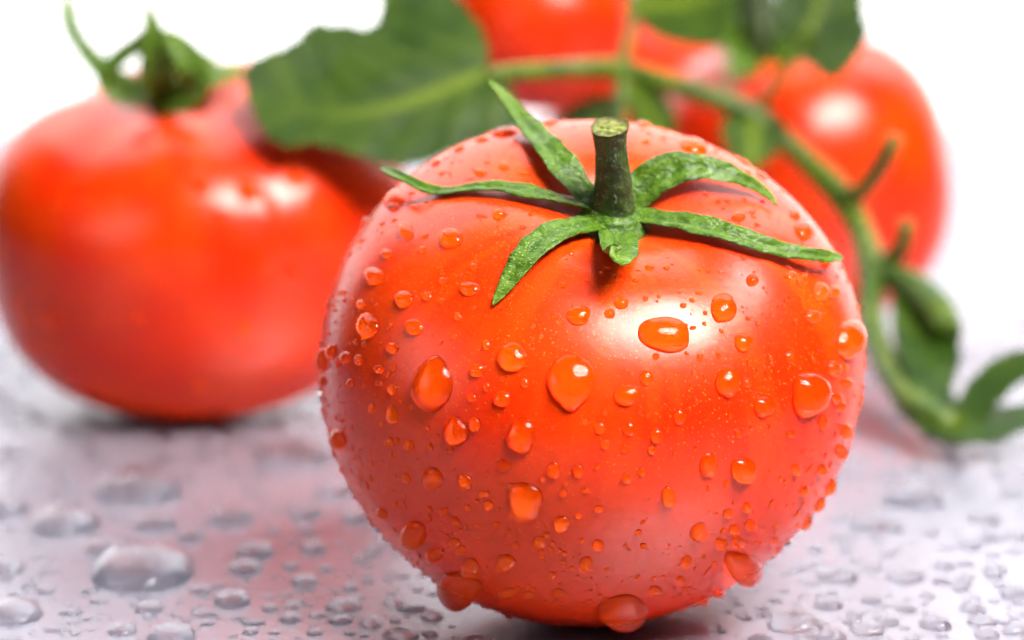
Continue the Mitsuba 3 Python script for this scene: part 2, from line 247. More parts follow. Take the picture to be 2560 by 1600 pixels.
LEAVES = {  # origin, two unit axes of the blade's plane, outline and midrib in that plane, in mm
    "big": ((-4.4, 461.8, 68.7), (-0.9771, -0.2072, -0.0489), (0.1694, -0.6179, -0.7678),
        [(0.0, 0.0), (-3.1, 3.7), (-4.0, 8.8), (-3.4, 13.6), (0.8, 16.7), (7.3, 17.1), (13.3, 19.0), (19.1, 20.7), (23.7, 19.5), (28.2, 18.0), (31.9, 15.8), (36.4, 14.3), (39.7, 15.7), (42.7, 14.2), (45.0, 10.2), (46.0, 5.8), (47.0, 0.9), (46.7, -3.5), (43.5, -5.8), (39.2, -7.9), (35.3, -9.7), (33.7, -12.9), (30.3, -14.0), (24.8, -12.6), (20.3, -12.1), (18.7, -16.1), (17.2, -22.2), (12.2, -25.0), (5.9, -22.5), (2.2, -17.0), (0.1, -11.7), (-0.8, -6.0)],
        [(0.1, 0.3), (15.2, 5.8), (30.0, 7.9), (45.2, 2.5)]),
    "top": ((25.0, 512.0, 78.8), (0.6611, 0.7365, 0.1433), (-0.3957, 0.1799, 0.9006),
        [(0.0, 0.0), (1.6, -4.2), (6.3, -8.2), (14.3, -11.8), (23.3, -13.1), (29.6, -10.5), (35.3, -4.4), (39.7, 1.0), (33.1, 5.2), (20.2, 6.4), (9.1, 5.3)],
        [(0.6, 0.9), (12.2, -1.2), (26.9, -1.9), (43.4, -0.7)]),
    "right": ((60.1, 509.6, 70.2), (0.3120, 0.6576, 0.6857), (-0.8016, 0.5696, -0.1815),
        [(-0.0, -0.0), (-4.8, -4.1), (-9.3, -8.1), (-11.0, -12.1), (-7.0, -14.4), (-1.4, -16.4), (3.7, -15.8), (9.3, -12.6), (15.8, -11.9), (23.3, -7.4), (28.3, 2.2), (27.2, 8.3), (21.3, 10.8), (14.6, 9.9), (7.4, 6.2)],
        [(0.3, -0.4), (6.9, -1.6), (15.7, -1.8), (26.3, -0.4)]),
    "node": ((51.3, 512.6, 57.6), (-0.0700, -0.8032, -0.5916), (0.9890, 0.0215, -0.1463),
        [(-1.1, 0.0), (1.6, -4.6), (6.7, -7.2), (12.6, -6.6), (18.0, -4.0), (19.4, 0.2), (15.5, 3.6), (9.8, 6.5), (3.5, 7.1), (-0.5, 4.8)],
        [(0.5, 0.5), (5.7, 0.2), (11.2, 0.0), (16.5, -0.2)]),
    "under": ((21.9, 495.1, 61.7), (-0.7833, 0.3762, -0.4949), (0.0796, -0.7289, -0.6800),
        [(-0.0, 0.0), (4.2, -3.0), (8.4, -4.2), (12.8, -4.3), (16.2, -2.6), (19.1, 1.6), (14.4, 9.2), (6.5, 15.2), (1.6, 12.4)],
        [(0.1, 1.1), (5.0, 3.3), (10.6, 4.5), (18.1, 2.8)]),
    "under2": ((23.6, 498.6, 64.5), (0.6595, 0.4446, -0.6061), (0.0666, 0.7686, 0.6363),
        [(0.0, 0.0), (6.6, 6.3), (12.9, 8.4), (15.9, 5.7), (16.5, -0.2), (14.3, -8.4), (7.8, -17.9), (2.3, -16.8), (0.2, -8.6)],
        [(0.3, -0.4), (5.7, -2.8), (10.0, -5.6), (12.9, -8.8)]),
    "curl": ((76.2, 477.1, 25.3), (0.0842, -0.9187, -0.3859), (0.9277, 0.2137, -0.3062),
        [(0.0, -0.0), (0.9, 4.6), (7.1, 8.2), (14.6, 9.0), (25.0, 6.5), (39.1, 1.5), (49.4, 0.5), (52.3, -2.9), (46.3, -4.8), (39.2, -6.1), (31.3, -6.3), (23.1, -5.0), (12.8, -3.0)],
        [(0.7, 0.3), (16.1, -0.3), (31.4, -0.5), (50.3, -1.5)]),
    "curl4": ((80.6, 472.5, 22.1), (0.1194, -0.9213, -0.3701), (0.9840, 0.0601, 0.1679),
        [(-2.8, -1.0), (7.0, 5.9), (21.8, 2.8), (32.6, -3.1), (41.3, -0.8), (49.0, 0.9), (49.8, -7.1), (41.3, -11.9), (29.7, -12.0), (14.6, -6.9)],
        [(1.7, -0.0), (16.3, -1.9), (30.3, -5.7), (46.9, -3.2)]),
    "curl2": ((81.9, 431.3, 5.3), (0.8569, 0.2231, 0.4646), (-0.4629, 0.7296, 0.5034),
        [(-2.3, 0.0), (2.6, 5.3), (8.8, 8.5), (14.9, 9.0), (20.2, 7.2), (26.1, 3.5), (32.8, -2.8), (23.5, 0.1), (17.5, 2.2), (12.0, 1.3), (6.8, -0.3), (2.6, -2.6)],
        [(0.3, 0.4), (6.6, 4.0), (15.1, 5.3), (27.1, -0.2)]),
    "curl3": ((74.5, 433.7, 7.2), (0.9917, 0.1286, -0.0005), (-0.1247, 0.9631, 0.2385),
        [(0.2, 3.7), (3.7, -1.1), (9.5, -0.6), (15.1, 4.7), (23.0, 3.9), (32.0, 1.5), (33.7, -2.9), (26.4, -5.2), (18.0, -6.5), (12.4, -11.5), (5.7, -12.8), (1.3, -11.7), (-1.5, -5.3)],
        [(-0.3, -0.9), (5.5, -5.8), (17.9, -2.0), (32.8, -1.0)]),
}
TABLE_DROPS = [  # x, y, half width, half depth in mm
    (-55.0, 349.1, 8.15, 9.95),
    (-72.0, 378.3, 5.63, 7.32),
    (-83.6, 388.3, 3.85, 5.00),
    (-63.7, 402.0, 7.60, 9.21),
    (-57.6, 378.3, 3.55, 4.61),
    (-63.0, 363.0, 3.15, 4.09),
    (-50.8, 371.0, 2.34, 3.05),
    (-39.7, 361.2, 3.00, 3.90),
    (-40.1, 351.4, 2.48, 3.10),
    (-30.9, 363.4, 2.04, 2.65),
    (-30.5, 343.8, 1.93, 2.42),
    (-40.0, 333.8, 2.72, 3.54),
    (-45.2, 339.2, 1.66, 2.16),
    (-23.9, 330.8, 2.64, 2.00),
    (-30.9, 324.7, 1.59, 2.07),
    (-19.6, 322.6, 1.76, 1.75),
    (-15.1, 316.8, 2.59, 1.82),
    (-51.3, 329.6, 2.03, 2.64),
    (-46.1, 315.9, 3.33, 4.03),
    (-69.5, 326.6, 3.85, 5.01),
    (-53.3, 318.8, 2.03, 2.46),
    (-39.9, 427.7, 7.30, 5.24),
    (-45.9, 383.0, 3.80, 4.94),
    (-34.1, 386.0, 2.78, 3.62),
    (-67.9, 339.2, 1.54, 2.00),
    (-26.9, 318.0, 1.16, 1.50),
    (-32.4, 317.9, 0.87, 1.13),
    (-35.8, 318.5, 1.16, 1.50),
    (-42.2, 322.4, 1.05, 1.37),
    (-91.4, 433.4, 2.72, 3.54),
    (-85.5, 454.6, 1.63, 2.12),
    (-67.3, 411.0, 1.85, 2.40),
    (-30.3, 401.3, 3.25, 3.49),
    (-25.6, 383.2, 2.42, 3.14),
    (-34.1, 329.8, 1.20, 1.56),
    (-23.5, 340.9, 1.24, 1.61),
    (-28.0, 351.6, 1.14, 1.49),
    (-33.2, 352.8, 1.28, 1.66),
    (-75.6, 351.2, 2.54, 3.30),
    (67.8, 396.0, 5.35, 6.95),
    (69.9, 436.6, 1.72, 2.24),
    (68.0, 419.6, 1.51, 1.96),
    (58.6, 377.4, 4.43, 3.49),
    (48.1, 347.1, 3.02, 3.92),
    (58.2, 346.4, 2.63, 3.42),
    (45.0, 331.8, 2.11, 2.74),
    (39.0, 320.6, 3.79, 3.38),
    (58.5, 322.1, 2.34, 3.04),
    (72.4, 337.3, 2.14, 2.78),
    (71.3, 365.4, 1.98, 2.51),
    (72.3, 350.4, 1.90, 1.83),
    (65.1, 352.8, 1.60, 1.96),
    (65.2, 329.7, 1.79, 2.33),
    (51.5, 334.1, 1.51, 1.97),
    (48.7, 319.1, 2.32, 2.78),
    (69.0, 319.2, 2.03, 2.28),
    (64.6, 317.2, 1.73, 2.13),
    (77.1, 381.9, 2.75, 2.48),
    (88.3, 412.7, 3.34, 2.73),
    (79.0, 423.0, 2.66, 2.45),
    (53.7, 381.9, 2.07, 2.42),
    (47.2, 362.9, 1.51, 1.96),
    (51.5, 362.9, 1.31, 1.70),
    (58.0, 360.3, 1.50, 1.95),
    (32.5, 325.5, 1.18, 1.54),
    (37.6, 334.2, 1.09, 1.42),
    (28.4, 319.3, 1.16, 1.49),
    (59.8, 336.4, 1.10, 1.43),
    (48.0, 326.6, 1.19, 1.54),
    (65.5, 340.9, 1.36, 1.66),
    (55.6, 329.7, 1.50, 1.94),
    (79.7, 370.8, 2.01, 2.04),
    (66.7, 373.6, 1.69, 1.90),
]
P1 = (-62.6, 480.8)
BEHIND_DROPS = [(0.241, -0.891, 0.385, 1.78), (0.358, -0.801, 0.480, 2.34), (0.551, -0.683, 0.479, 1.97), (0.437, -0.799, 0.412, 1.41), (0.166, -0.833, 0.528, 1.56), (0.606, -0.700, 0.379, 1.58), (0.286, -0.906, 0.311, 1.32), (0.363, -0.908, 0.209, 1.17), (0.494, -0.861, 0.121, 1.34), (0.676, -0.709, 0.202, 1.59), ]
P2 = (68.7, 579.8)
CALYXES = {
    "tomato_001": ([(-66.2, 470.1, 57.6, 2.48), (-67.5, 464.8, 62.5, 2.45), (-67.3, 465.6, 67.3, 2.12), (-66.8, 466.3, 71.7, 1.96), (-66.2, 466.7, 74.5, 2.20)],
        [[(-66.4, 469.3, 58.7, 3.86), (-67.8, 464.9, 63.1, 4.24), (-74.8, 469.3, 65.4, 5.13), (-80.4, 475.8, 67.9, 4.55), (-85.6, 482.6, 72.2, 3.73), (-89.2, 489.4, 77.0, 3.33), (-90.6, 494.4, 82.8, 2.91)],
         [(-66.4, 469.3, 58.7, 3.86), (-68.0, 462.9, 63.2, 4.22), (-74.0, 459.0, 64.3, 4.39), (-76.9, 457.4, 67.0, 3.75), (-73.9, 457.1, 71.4, 3.53), (-69.8, 456.6, 74.6, 3.11), (-67.8, 457.1, 77.7, 1.87)],
         [(-66.4, 469.3, 58.7, 3.86), (-66.7, 460.9, 63.1, 5.25), (-67.0, 456.6, 67.8, 6.65), (-67.0, 455.3, 72.6, 6.00), (-67.5, 455.1, 77.4, 3.51), (-68.6, 455.7, 81.7, 1.86)],
         [(-66.4, 469.3, 58.7, 3.86), (-66.3, 460.9, 63.1, 5.25), (-61.4, 455.1, 65.1, 7.88), (-59.7, 452.7, 68.8, 7.21), (-61.7, 452.3, 73.2, 4.73), (-64.7, 452.9, 76.7, 2.26)],
         [(-66.4, 469.3, 58.7, 3.86), (-66.8, 464.9, 63.1, 4.24), (-61.7, 469.4, 65.6, 4.92), (-57.2, 473.7, 67.1, 4.31), (-52.3, 477.8, 67.8, 2.61)],
         [(-66.4, 469.3, 58.7, 3.86), (-67.9, 467.0, 63.3, 4.26), (-66.1, 477.8, 67.4, 5.00), (-62.9, 486.2, 69.5, 3.98), (-59.4, 492.1, 68.3, 2.24)]]),
    "tomato_002": ([(58.1, 567.4, 64.3, 5.96), (57.5, 564.5, 71.3, 5.12), (57.0, 565.7, 79.1, 4.73), (56.6, 566.7, 85.0, 5.12)],
        [[(57.6, 567.9, 67.3, 6.55), (52.0, 562.2, 70.0, 8.64), (46.8, 558.4, 71.6, 7.51), (41.8, 556.3, 71.2, 3.21)],
         [(57.9, 565.8, 66.9, 6.53), (54.7, 558.5, 65.8, 8.60), (51.4, 554.2, 64.1, 5.33), (49.3, 551.8, 61.8, 2.13)],
         [(58.6, 567.9, 67.3, 6.55), (62.6, 559.9, 68.1, 8.61), (67.3, 557.8, 67.7, 6.43), (72.1, 557.4, 64.9, 2.14)],
         [(58.5, 571.9, 67.3, 6.60), (63.1, 582.9, 72.6, 7.83), (68.9, 589.3, 74.4, 4.52), (74.5, 593.0, 72.2, 2.05)],
         [(58.0, 571.9, 67.3, 6.60), (54.7, 580.9, 72.7, 7.80), (51.2, 587.3, 74.5, 4.51), (47.4, 591.5, 75.4, 2.04)]]),
}


rng = np.random.default_rng(7)


def tag(key, label=None, category=None, group=None, kind=None):
    labels[key] = {k: v for k, v in (("label", label), ("category", category), ("group", group), ("kind", kind)) if v}


def numbered(name):
    key, i = name, 0
    while key in scene or key in labels:
        i += 1
        key = f"{name}_{i:03d}"
    return key


def put(name, v, f, bsdf, smooth=True, uv=None, **more):
    """One shape entry from vertices in mm."""
    key = numbered(name)
    scene[key] = mikit.ply((np.asarray(v, float) * U, f), bsdf, smooth=smooth, uv=uv, **more)
    return key


# ---------------------------------------------------------------- materials
def skin_colour(p, n, uv):
    q = p / U
    big = fbm(q.x * 0.06, q.y * 0.06, q.z * 0.06, 3)
    c = mix((0.660, 0.0185, 0.0006), (0.720, 0.0370, 0.0009), smoothstep(0.3, 0.7, big))
    streak = fbm(uv.y * 9.0, uv.x * 1.6, 2.0, 3)                              # faint streaks running down from the stalk
    c = mix(c, (0.70, 0.062, 0.0020), smoothstep(0.48, 0.72, streak) * smoothstep(1.9, 0.5, uv.x) * 0.45)
    d1, d2, r = voronoi(uv.x * 46, uv.y * 46)                               # pale lenticels, thickest round the stalk
    near = smoothstep(1.5, 0.35, uv.x)
    patchy = smoothstep(0.42, 0.62, fbm(q.x * 0.16 + 9, q.y * 0.16, q.z * 0.16, 3))
    spot = smoothstep(0.07 + 0.19 * cell_rand(r * 977.0), 0.03, d1) * smoothstep(0.10, 0.40, r) * (0.35 + 0.65 * near) * (0.40 + 0.60 * patchy)
    c = mix(c, (0.74, 0.25, 0.024), spot)
    return mix(c, (0.52, 0.055, 0.006), smoothstep(0.34, 0.16, uv.x) * 0.7)  # orange round the stalk scar


def skin_bump(p, n, uv):
    q = p / U
    return (noise(q.x * 1.3, q.y * 1.3, q.z * 1.3) * 0.010 + noise(q.x * 0.35, q.y * 0.35, q.z * 0.35) * 0.03) * U


scene["skin_mat"] = {"type": "twosided", "bsdf": {"type": "bumpmap", "scale": 1.0, "arbitrary": mikit.proc(skin_bump, 0.05 * U),
    "bsdf": {"type": "principled", "base_color": mikit.proc(skin_colour), "roughness": 0.25, "specular": 0.40}}}


def sepal_colour(p, n, uv):
    q = p / U
    a = fbm(q.x * 1.5, q.y * 1.5, q.z * 1.5, 3)
    c = mix((0.022, 0.066, 0.0022), (0.066, 0.136, 0.0056), smoothstep(0.25, 0.75, a))
    c = mix(c, (0.140, 0.230, 0.016), smoothstep(0.75, 1.0, uv.x) * 0.55)    # paler tips
    ridge = smoothstep(0.30, 0.05, dr.abs(dr.abs(uv.y) - 0.5))
    c = mix(c, (0.095, 0.185, 0.010), ridge * 0.45)
    fleck = smoothstep(0.70, 0.84, noise(q.x * 5.2, q.y * 5.2, q.z * 5.2))
    return mix(c, (0.30, 0.40, 0.16), fleck * 0.5)


def sepal_bump(p, n, uv):
    q = p / U
    return (fbm(q.x * 2.6, q.y * 2.6, q.z * 2.6, 2) * 0.16 + noise(q.x * 0.9, q.y * 0.9, q.z * 0.9) * 0.2) * U


scene["sepal_mat"] = {"type": "twosided", "bsdf": {"type": "bumpmap", "scale": 1.0, "arbitrary": mikit.proc(sepal_bump, 0.06 * U),
    "bsdf": {"type": "principled", "base_color": mikit.proc(sepal_colour), "roughness": 0.36, "specular": 0.22}}}


def stalk_colour(p, n, uv):
    q = p / U
    a = fbm(q.x * 0.9, q.y * 0.9, q.z * 0.9, 3)
    c = mix((0.008, 0.020, 0.0014), (0.026, 0.056, 0.0040), smoothstep(0.3, 0.75, a))
    return mix(c, (0.10, 0.13, 0.035), smoothstep(0.68, 0.82, noise(q.x * 4.5, q.y * 4.5, q.z * 4.5)) * 0.6)


scene["stalk_mat"] = {"type": "twosided", "bsdf": {"type": "bumpmap", "scale": 1.0, "arbitrary": mikit.proc(sepal_bump, 0.06 * U),
    "bsdf": {"type": "principled", "base_color": mikit.proc(stalk_colour), "roughness": 0.5, "specular": 0.4}}}


def cut_colour(p, n, uv):
    q = p / U
    a = fbm(q.x * 2.2, q.y * 2.2, q.z * 2.2, 3)
    c = mix((0.06, 0.085, 0.010), (0.24, 0.25, 0.050), smoothstep(0.3, 0.7, a))
    return mix(c, (0.045, 0.032, 0.008), smoothstep(0.70, 0.98, uv.x) * 0.8)


scene["cut_mat"] = {"type": "twosided", "bsdf": {"type": "bumpmap", "scale": 1.0, "arbitrary": mikit.proc(sepal_bump, 0.06 * U),
    "bsdf": {"type": "principled", "base_color": mikit.proc(cut_colour), "roughness": 0.6, "specular": 0.4}}}


def leaf_colour(p, n, uv):
    q = p / U
    a = fbm(q.x * 0.16, q.y * 0.16, q.z * 0.16, 3)
    c = mix((0.013, 0.036, 0.0018), (0.028, 0.058, 0.0034), smoothstep(0.3, 0.7, a))
    d = dr.abs(uv.x)                                                         # mm from the midrib; uv.y runs along it
    rib = smoothstep(2.2, 0.6, d) * smoothstep(46, 10, uv.y)
    s = (uv.y - d * 0.9) / 8.5
    side = smoothstep(0.10, 0.03, dr.abs(s - dr.floor(s) - 0.5)) * smoothstep(22, 6, d)
    return mix(c, (0.085, 0.130, 0.0070), dr.maximum(rib, side * 0.30))


scene["leaf_mat"] = {"type": "twosided", "bsdf": {"type": "principled", "base_color": mikit.proc(leaf_colour), "roughness": 0.5, "specular": 0.12}}


def vine_colour(p, n, uv):
    q = p / U
    a = fbm(q.x * 0.12, q.y * 0.12, q.z * 0.12, 3)
    return mix((0.032, 0.072, 0.0022), (0.085, 0.130, 0.0060), smoothstep(0.3, 0.7, a))


scene["vine_mat"] = {"type": "twosided", "bsdf": {"type": "principled", "base_color": mikit.proc(vine_colour), "roughness": 0.40, "specular": 0.3}}
def table_colour(p, n, uv):
    q = p / U
    a = fbm(q.x * 0.03, q.y * 0.03, 3.0, 3)
    return mix((0.250, 0.245, 0.305), (0.300, 0.293, 0.362), a)


# Skin under water: without its own air gap it has no gloss, and reflects what the measured dry colour would without its loss at that gap.
def under_water(c, fresnel=0.56):
    return c / (0.96 * (1 - fresnel) + fresnel * c)


scene["wet_skin_mat"] = {"type": "twosided", "bsdf": {"type": "diffuse", "reflectance": mikit.proc(lambda p, n, uv: under_water(skin_colour(p, n, uv)))}}
scene["water"] = {"type": "dielectric", "int_ior": 1.333, "ext_ior": 1.0}


scene["table_mat"] = {"type": "twosided", "bsdf": {"type": "principled", "base_color": mikit.proc(table_colour), "roughness": 0.34, "specular": 0.6, "metallic": 0.46}}
scene["white_card"] = {"type": "twosided", "bsdf": {"type": "diffuse", "reflectance": {"type": "rgb", "value": [0.86, 0.86, 0.86]}}}
scene["diffuser_cloth"] = {"type": "twosided", "bsdf": {"type": "diffuse", "reflectance": {"type": "rgb", "value": [0.15, 0.15, 0.15]}}}
scene["black_cloth"] = {"type": "twosided", "bsdf": {"type": "diffuse", "reflectance": {"type": "rgb", "value": [0.03, 0.03, 0.03]}}}

# ---------------------------------------------------------------- table, backdrop, lamps
def box_mesh(lo, hi):
    m = trimesh.creation.box(extents=np.subtract(hi, lo))
    m.apply_translation(np.add(lo, hi) / 2)
    return m.vertices, m.faces


put("table_top", *box_mesh((-1100, -250, -22), (1100, 1195, 0)), "table_mat", smooth=False)
tag("table_top", kind="structure")
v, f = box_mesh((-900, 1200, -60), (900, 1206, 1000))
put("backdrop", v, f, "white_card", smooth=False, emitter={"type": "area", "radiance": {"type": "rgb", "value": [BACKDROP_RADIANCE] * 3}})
tag("backdrop", kind="structure")



def softbox(pos, aim, up, half, radiance, text, core=None):
    """A softbox lamp: a glowing white diffuser in front of a black housing; core: how much of it is evenly bright, fading towards its edges."""
    key = numbered("softbox_lamp")
    tag(key, text, "lamp")
    face = T().look_at(origin=(np.array(pos) * U).tolist(), target=(np.array(aim) * U).tolist(), up=up)
    glow = {"type": "rgb", "value": [float(x) for x in radiance]}
    if core is not None:
        rgb = tuple(float(x) for x in radiance)
        glow = mikit.proc(lambda p, n, uv: mi.Color3f(*rgb) * (0.03 + 0.97 * smoothstep(1.0, core, dr.sqrt(dr.square(uv.x * 2 - 1) + dr.square(uv.y * 2 - 1)))))
    scene[key + "__diffuser"] = {"type": "rectangle", "to_world": face @ T().scale([half[0] * U, half[1] * U, 1]), "bsdf": {"type": "ref", "id": "diffuser_cloth"}, "emitter": {"type": "area", "radiance": glow}}
    a, b = half
    hv = np.array([(-a - 6, -b - 6, -3), (a + 6, -b - 6, -3), (a + 6, b + 6, -3), (-a - 6, b + 6, -3), (-40, -40, -190), (40, -40, -190), (40, 40, -190), (-40, 40, -190)], float)
    M = np.array(face.matrix, float)
    hv = (hv * U) @ M[:3, :3].T + M[:3, 3]
    hf = [(0, 1, 5), (0, 5, 4), (1, 2, 6), (1, 6, 5), (2, 3, 7), (2, 7, 6), (3, 0, 4), (3, 4, 7), (4, 5, 6), (4, 6, 7)]
    scene[key + "__housing"] = mikit.ply((hv, np.array(hf)), "black_cloth")


AIM = np.array([11.0, 334.0, 36.0])
softbox(AIM + KEY_DIRECTION / np.linalg.norm(KEY_DIRECTION) * KEY_DISTANCE, AIM, [0.25, 0, 1], KEY_SIZE, np.array([1, 0.965, 0.90]) * KEY_RADIANCE, "bright softbox lamp shining down from the upper right, in front of the table", core=0.70)
softbox((-290, 205, 150), (0, 340, 30), [0, 0, 1], (150, 125), [FILL_RADIANCE] * 3, "wide dim softbox lamp standing at the left of the table", core=0.2)
softbox((0, 830, 640), (0, 370, 0), [0, 0, 1], (560, 330), [TOP_RADIANCE] * 3, "wide softbox lamp hanging over the back of the table")


# ---------------------------------------------------------------- tomatoes
def sphere_dirs(nt, nf):
    """Unit directions on a latitude-longitude grid, denser near the stalk, with faces and uv (polar angle, azimuth)."""
    s = np.linspace(0, 1, nt)
    t = np.pi * (0.75 * s + 0.25 * s ** 2)
    f = np.linspace(0, 2 * np.pi, nf, endpoint=False)
    tt, ff = np.meshgrid(t, f, indexing="ij")
    d = np.stack([np.sin(tt) * np.cos(ff), np.sin(tt) * np.sin(ff), np.cos(tt)], -1).reshape(-1, 3)
    i, j = np.meshgrid(np.arange(nt - 1), np.arange(nf), indexing="ij")
    a_, b_, c_, e_ = i * nf + j, (i + 1) * nf + j, (i + 1) * nf + (j + 1) % nf, i * nf + (j + 1) % nf
    faces = np.vstack([np.stack([a_, b_, c_], -1).reshape(-1, 3), np.stack([a_, c_, e_], -1).reshape(-1, 3)])
    uv = np.stack([tt, np.abs(ff - np.pi)], -1).reshape(-1, 2)
    return d, faces, uv


def skin(key, frame, centre, nt, nf):
    d, f, uv = sphere_dirs(nt, nf)
    v = (d * tomato_radius(d, TOMATOES[key])[:, None]) @ frame.T + centre
    put(key + "__skin", v, f, "skin_mat", uv=uv)


def spline(points, n):
    p = np.asarray(points, float)
    s = np.concatenate([[0], np.cumsum(np.linalg.norm(np.diff(p[:, :3], axis=0), axis=1))])
    return CubicSpline(s, p, bc_type="natural")(np.linspace(0, s[-1], n))


def frames(p):
    t = np.gradient(p, axis=0)
    return t / np.linalg.norm(t, axis=1, keepdims=True)


def tube(points, n=40, m=16, lumpy=0.04, seed=0, close=True):
    """A tube through (x, y, z, radius) points, with noise on its radius."""
    q = spline(points, n)
    t = frames(q[:, :3])
    a_ = np.cross(t[0], [0, 0, 1.0] if abs(t[0][2]) < 0.9 else [1.0, 0, 0])
    rings, r0 = [], float(np.median(q[:, 3]))
    for i in range(n):
        a_ = a_ - t[i] * (a_ @ t[i])
        a_ /= np.linalg.norm(a_)
        b_ = np.cross(t[i], a_)
        w = np.arange(m) * 2 * np.pi / m
        ring = np.cos(w)[:, None] * a_ + np.sin(w)[:, None] * b_
        r = max(q[i, 3], 0.05)
        k = 1 + lumpy * 2 * (meshkit.fbm((q[i, :3] + ring * r) / (r0 * 1.6), 3, seed) - 0.5) * 2
        rings.append(q[i, :3] + ring * (r * k)[:, None])
    v = np.vstack(rings)
    i, j = np.meshgrid(np.arange(n - 1), np.arange(m), indexing="ij")
    A, B, C, D = i * m + j, i * m + (j + 1) % m, (i + 1) * m + (j + 1) % m, (i + 1) * m + j
    f = np.vstack([np.stack([A, B, C], -1).reshape(-1, 3), np.stack([A, C, D], -1).reshape(-1, 3)])
    if close:
        v = np.vstack([v, q[0, :3], q[-1, :3] + t[-1] * q[-1, 3] * 0.25])
        j = np.arange(m)
        f = np.vstack([f, np.stack([(j + 1) % m, j, j * 0 + len(v) - 2], -1), np.stack([(n - 1) * m + j, (n - 1) * m + (j + 1) % m, j * 0 + len(v) - 1], -1)])
    return v, f


def sepal_mesh(points, centre, seed, thick=0.42, n=56, m=18, roll=0.0, face=None):
    """A fleshy sepal along (x, y, z, width): two ridges beside a groove, edges rolled up, lumpy."""
    q = spline(points, n)
    p, w = q[:, :3], np.maximum(q[:, 3], 0.25)
    s = np.linspace(0, 1, n)
    w = w * np.clip(np.sqrt(np.maximum(1 - ((s - 0.9) / 0.1).clip(0, 1) ** 2, 0.02)), 0.12, 1)
    t = frames(p)
    out = p - centre if face is None else np.tile(np.array(face, float), (n, 1))
    side = np.cross(t, out)
    side /= np.linalg.norm(side, axis=1, keepdims=True)
    for _ in range(6):
        side[1:-1] = (side[:-2] + side[1:-1] * 2 + side[2:]) / 4
    side -= t * (side * t).sum(1, keepdims=True)
    side /= np.linalg.norm(side, axis=1, keepdims=True)
    c, r = math.cos(math.radians(roll)), np.sin(np.radians(roll))
    side = side * c + np.cross(t, side) * r
    up = np.cross(side, t)
    ang = np.arange(m) * 2 * np.pi / m
    x, top = np.cos(ang), np.sin(ang)
    rings = []
    for i in range(n):
        th = thick * (0.75 + 0.5 * min(1, w[i] / 3))
        z = np.sign(top) * np.abs(top) ** 0.8 * th * 0.6
        z = z + w[i] * (0.10 * np.abs(x) ** 1.6 - 0.05) * (1 - 0.6 * s[i])
        z = z - np.where(top > 0, th * 0.62 * np.exp(-((x / 0.30) ** 2)), 0)
        rings.append(p[i] + side[i] * (x * w[i] / 2)[:, None] + up[i] * z[:, None])
    v = np.vstack(rings)
    k = (meshkit.fbm(v * 0.55, 3, seed) - 0.5)[:, None] * np.repeat(np.minimum(1, w / 3), m)[:, None]
    v = v + np.repeat(up, m, 0) * k * 0.9 + np.repeat(side, m, 0) * (meshkit.fbm(v * 0.5 + 40, 2, seed) - 0.5)[:, None] * 0.5
    i, j = np.meshgrid(np.arange(n - 1), np.arange(m), indexing="ij")
    A, B, C, D = i * m + j, i * m + (j + 1) % m, (i + 1) * m + (j + 1) % m, (i + 1) * m + j
    f = np.vstack([np.stack([A, B, C], -1).reshape(-1, 3), np.stack([A, C, D], -1).reshape(-1, 3)])
    v = np.vstack([v, p[0], p[-1]])
    j = np.arange(m)
    f = np.vstack([f, np.stack([(j + 1) % m, j, j * 0 + len(v) - 2], -1), np.stack([(n - 1) * m + j, (n - 1) * m + (j + 1) % m, j * 0 + len(v) - 1], -1)])
    uv = np.stack([np.append(np.repeat(s, m), [0, 1]), np.append(np.tile(x, n), [0, 0])], -1)
    return v, f, uv


def hairs(v, f, n, seed, long=(0.25, 0.8), wide=0.022):
    """Fine fuzz standing on a mesh."""
    g = np.random.default_rng(seed)
    m = trimesh.Trimesh(v, f, process=False)
    area = m.area_faces / m.area_faces.sum()
    k = g.choice(len(f), n, p=area)
    w = g.dirichlet((1, 1, 1), n)
    p = (m.triangles[k] * w[:, :, None]).sum(1)
    d = m.face_normals[k] + g.normal(0, 0.45, (n, 3))
    d /= np.linalg.norm(d, axis=1, keepdims=True)
    a_ = np.cross(d, g.normal(0, 1, (n, 3)))
    a_ /= np.linalg.norm(a_, axis=1, keepdims=True)
    b_ = np.cross(d, a_)
    L = g.uniform(*long, n)[:, None]
    vv = np.stack([p + a_ * wide, p - a_ * wide * 0.5 + b_ * wide * 0.87, p - a_ * wide * 0.5 - b_ * wide * 0.87, p + d * L], 1).reshape(-1, 3)
    ff = (np.array([(0, 1, 3), (1, 2, 3), (2, 0, 3)])[None] + np.arange(n)[:, None, None] * 4).reshape(-1, 3)
    return vv, ff


scene["hair_mat"] = {"type": "twosided", "bsdf": {"type": "principled", "base_color": {"type": "rgb", "value": [0.30, 0.36, 0.22]}, "roughness": 0.4, "specular": 0.5}}

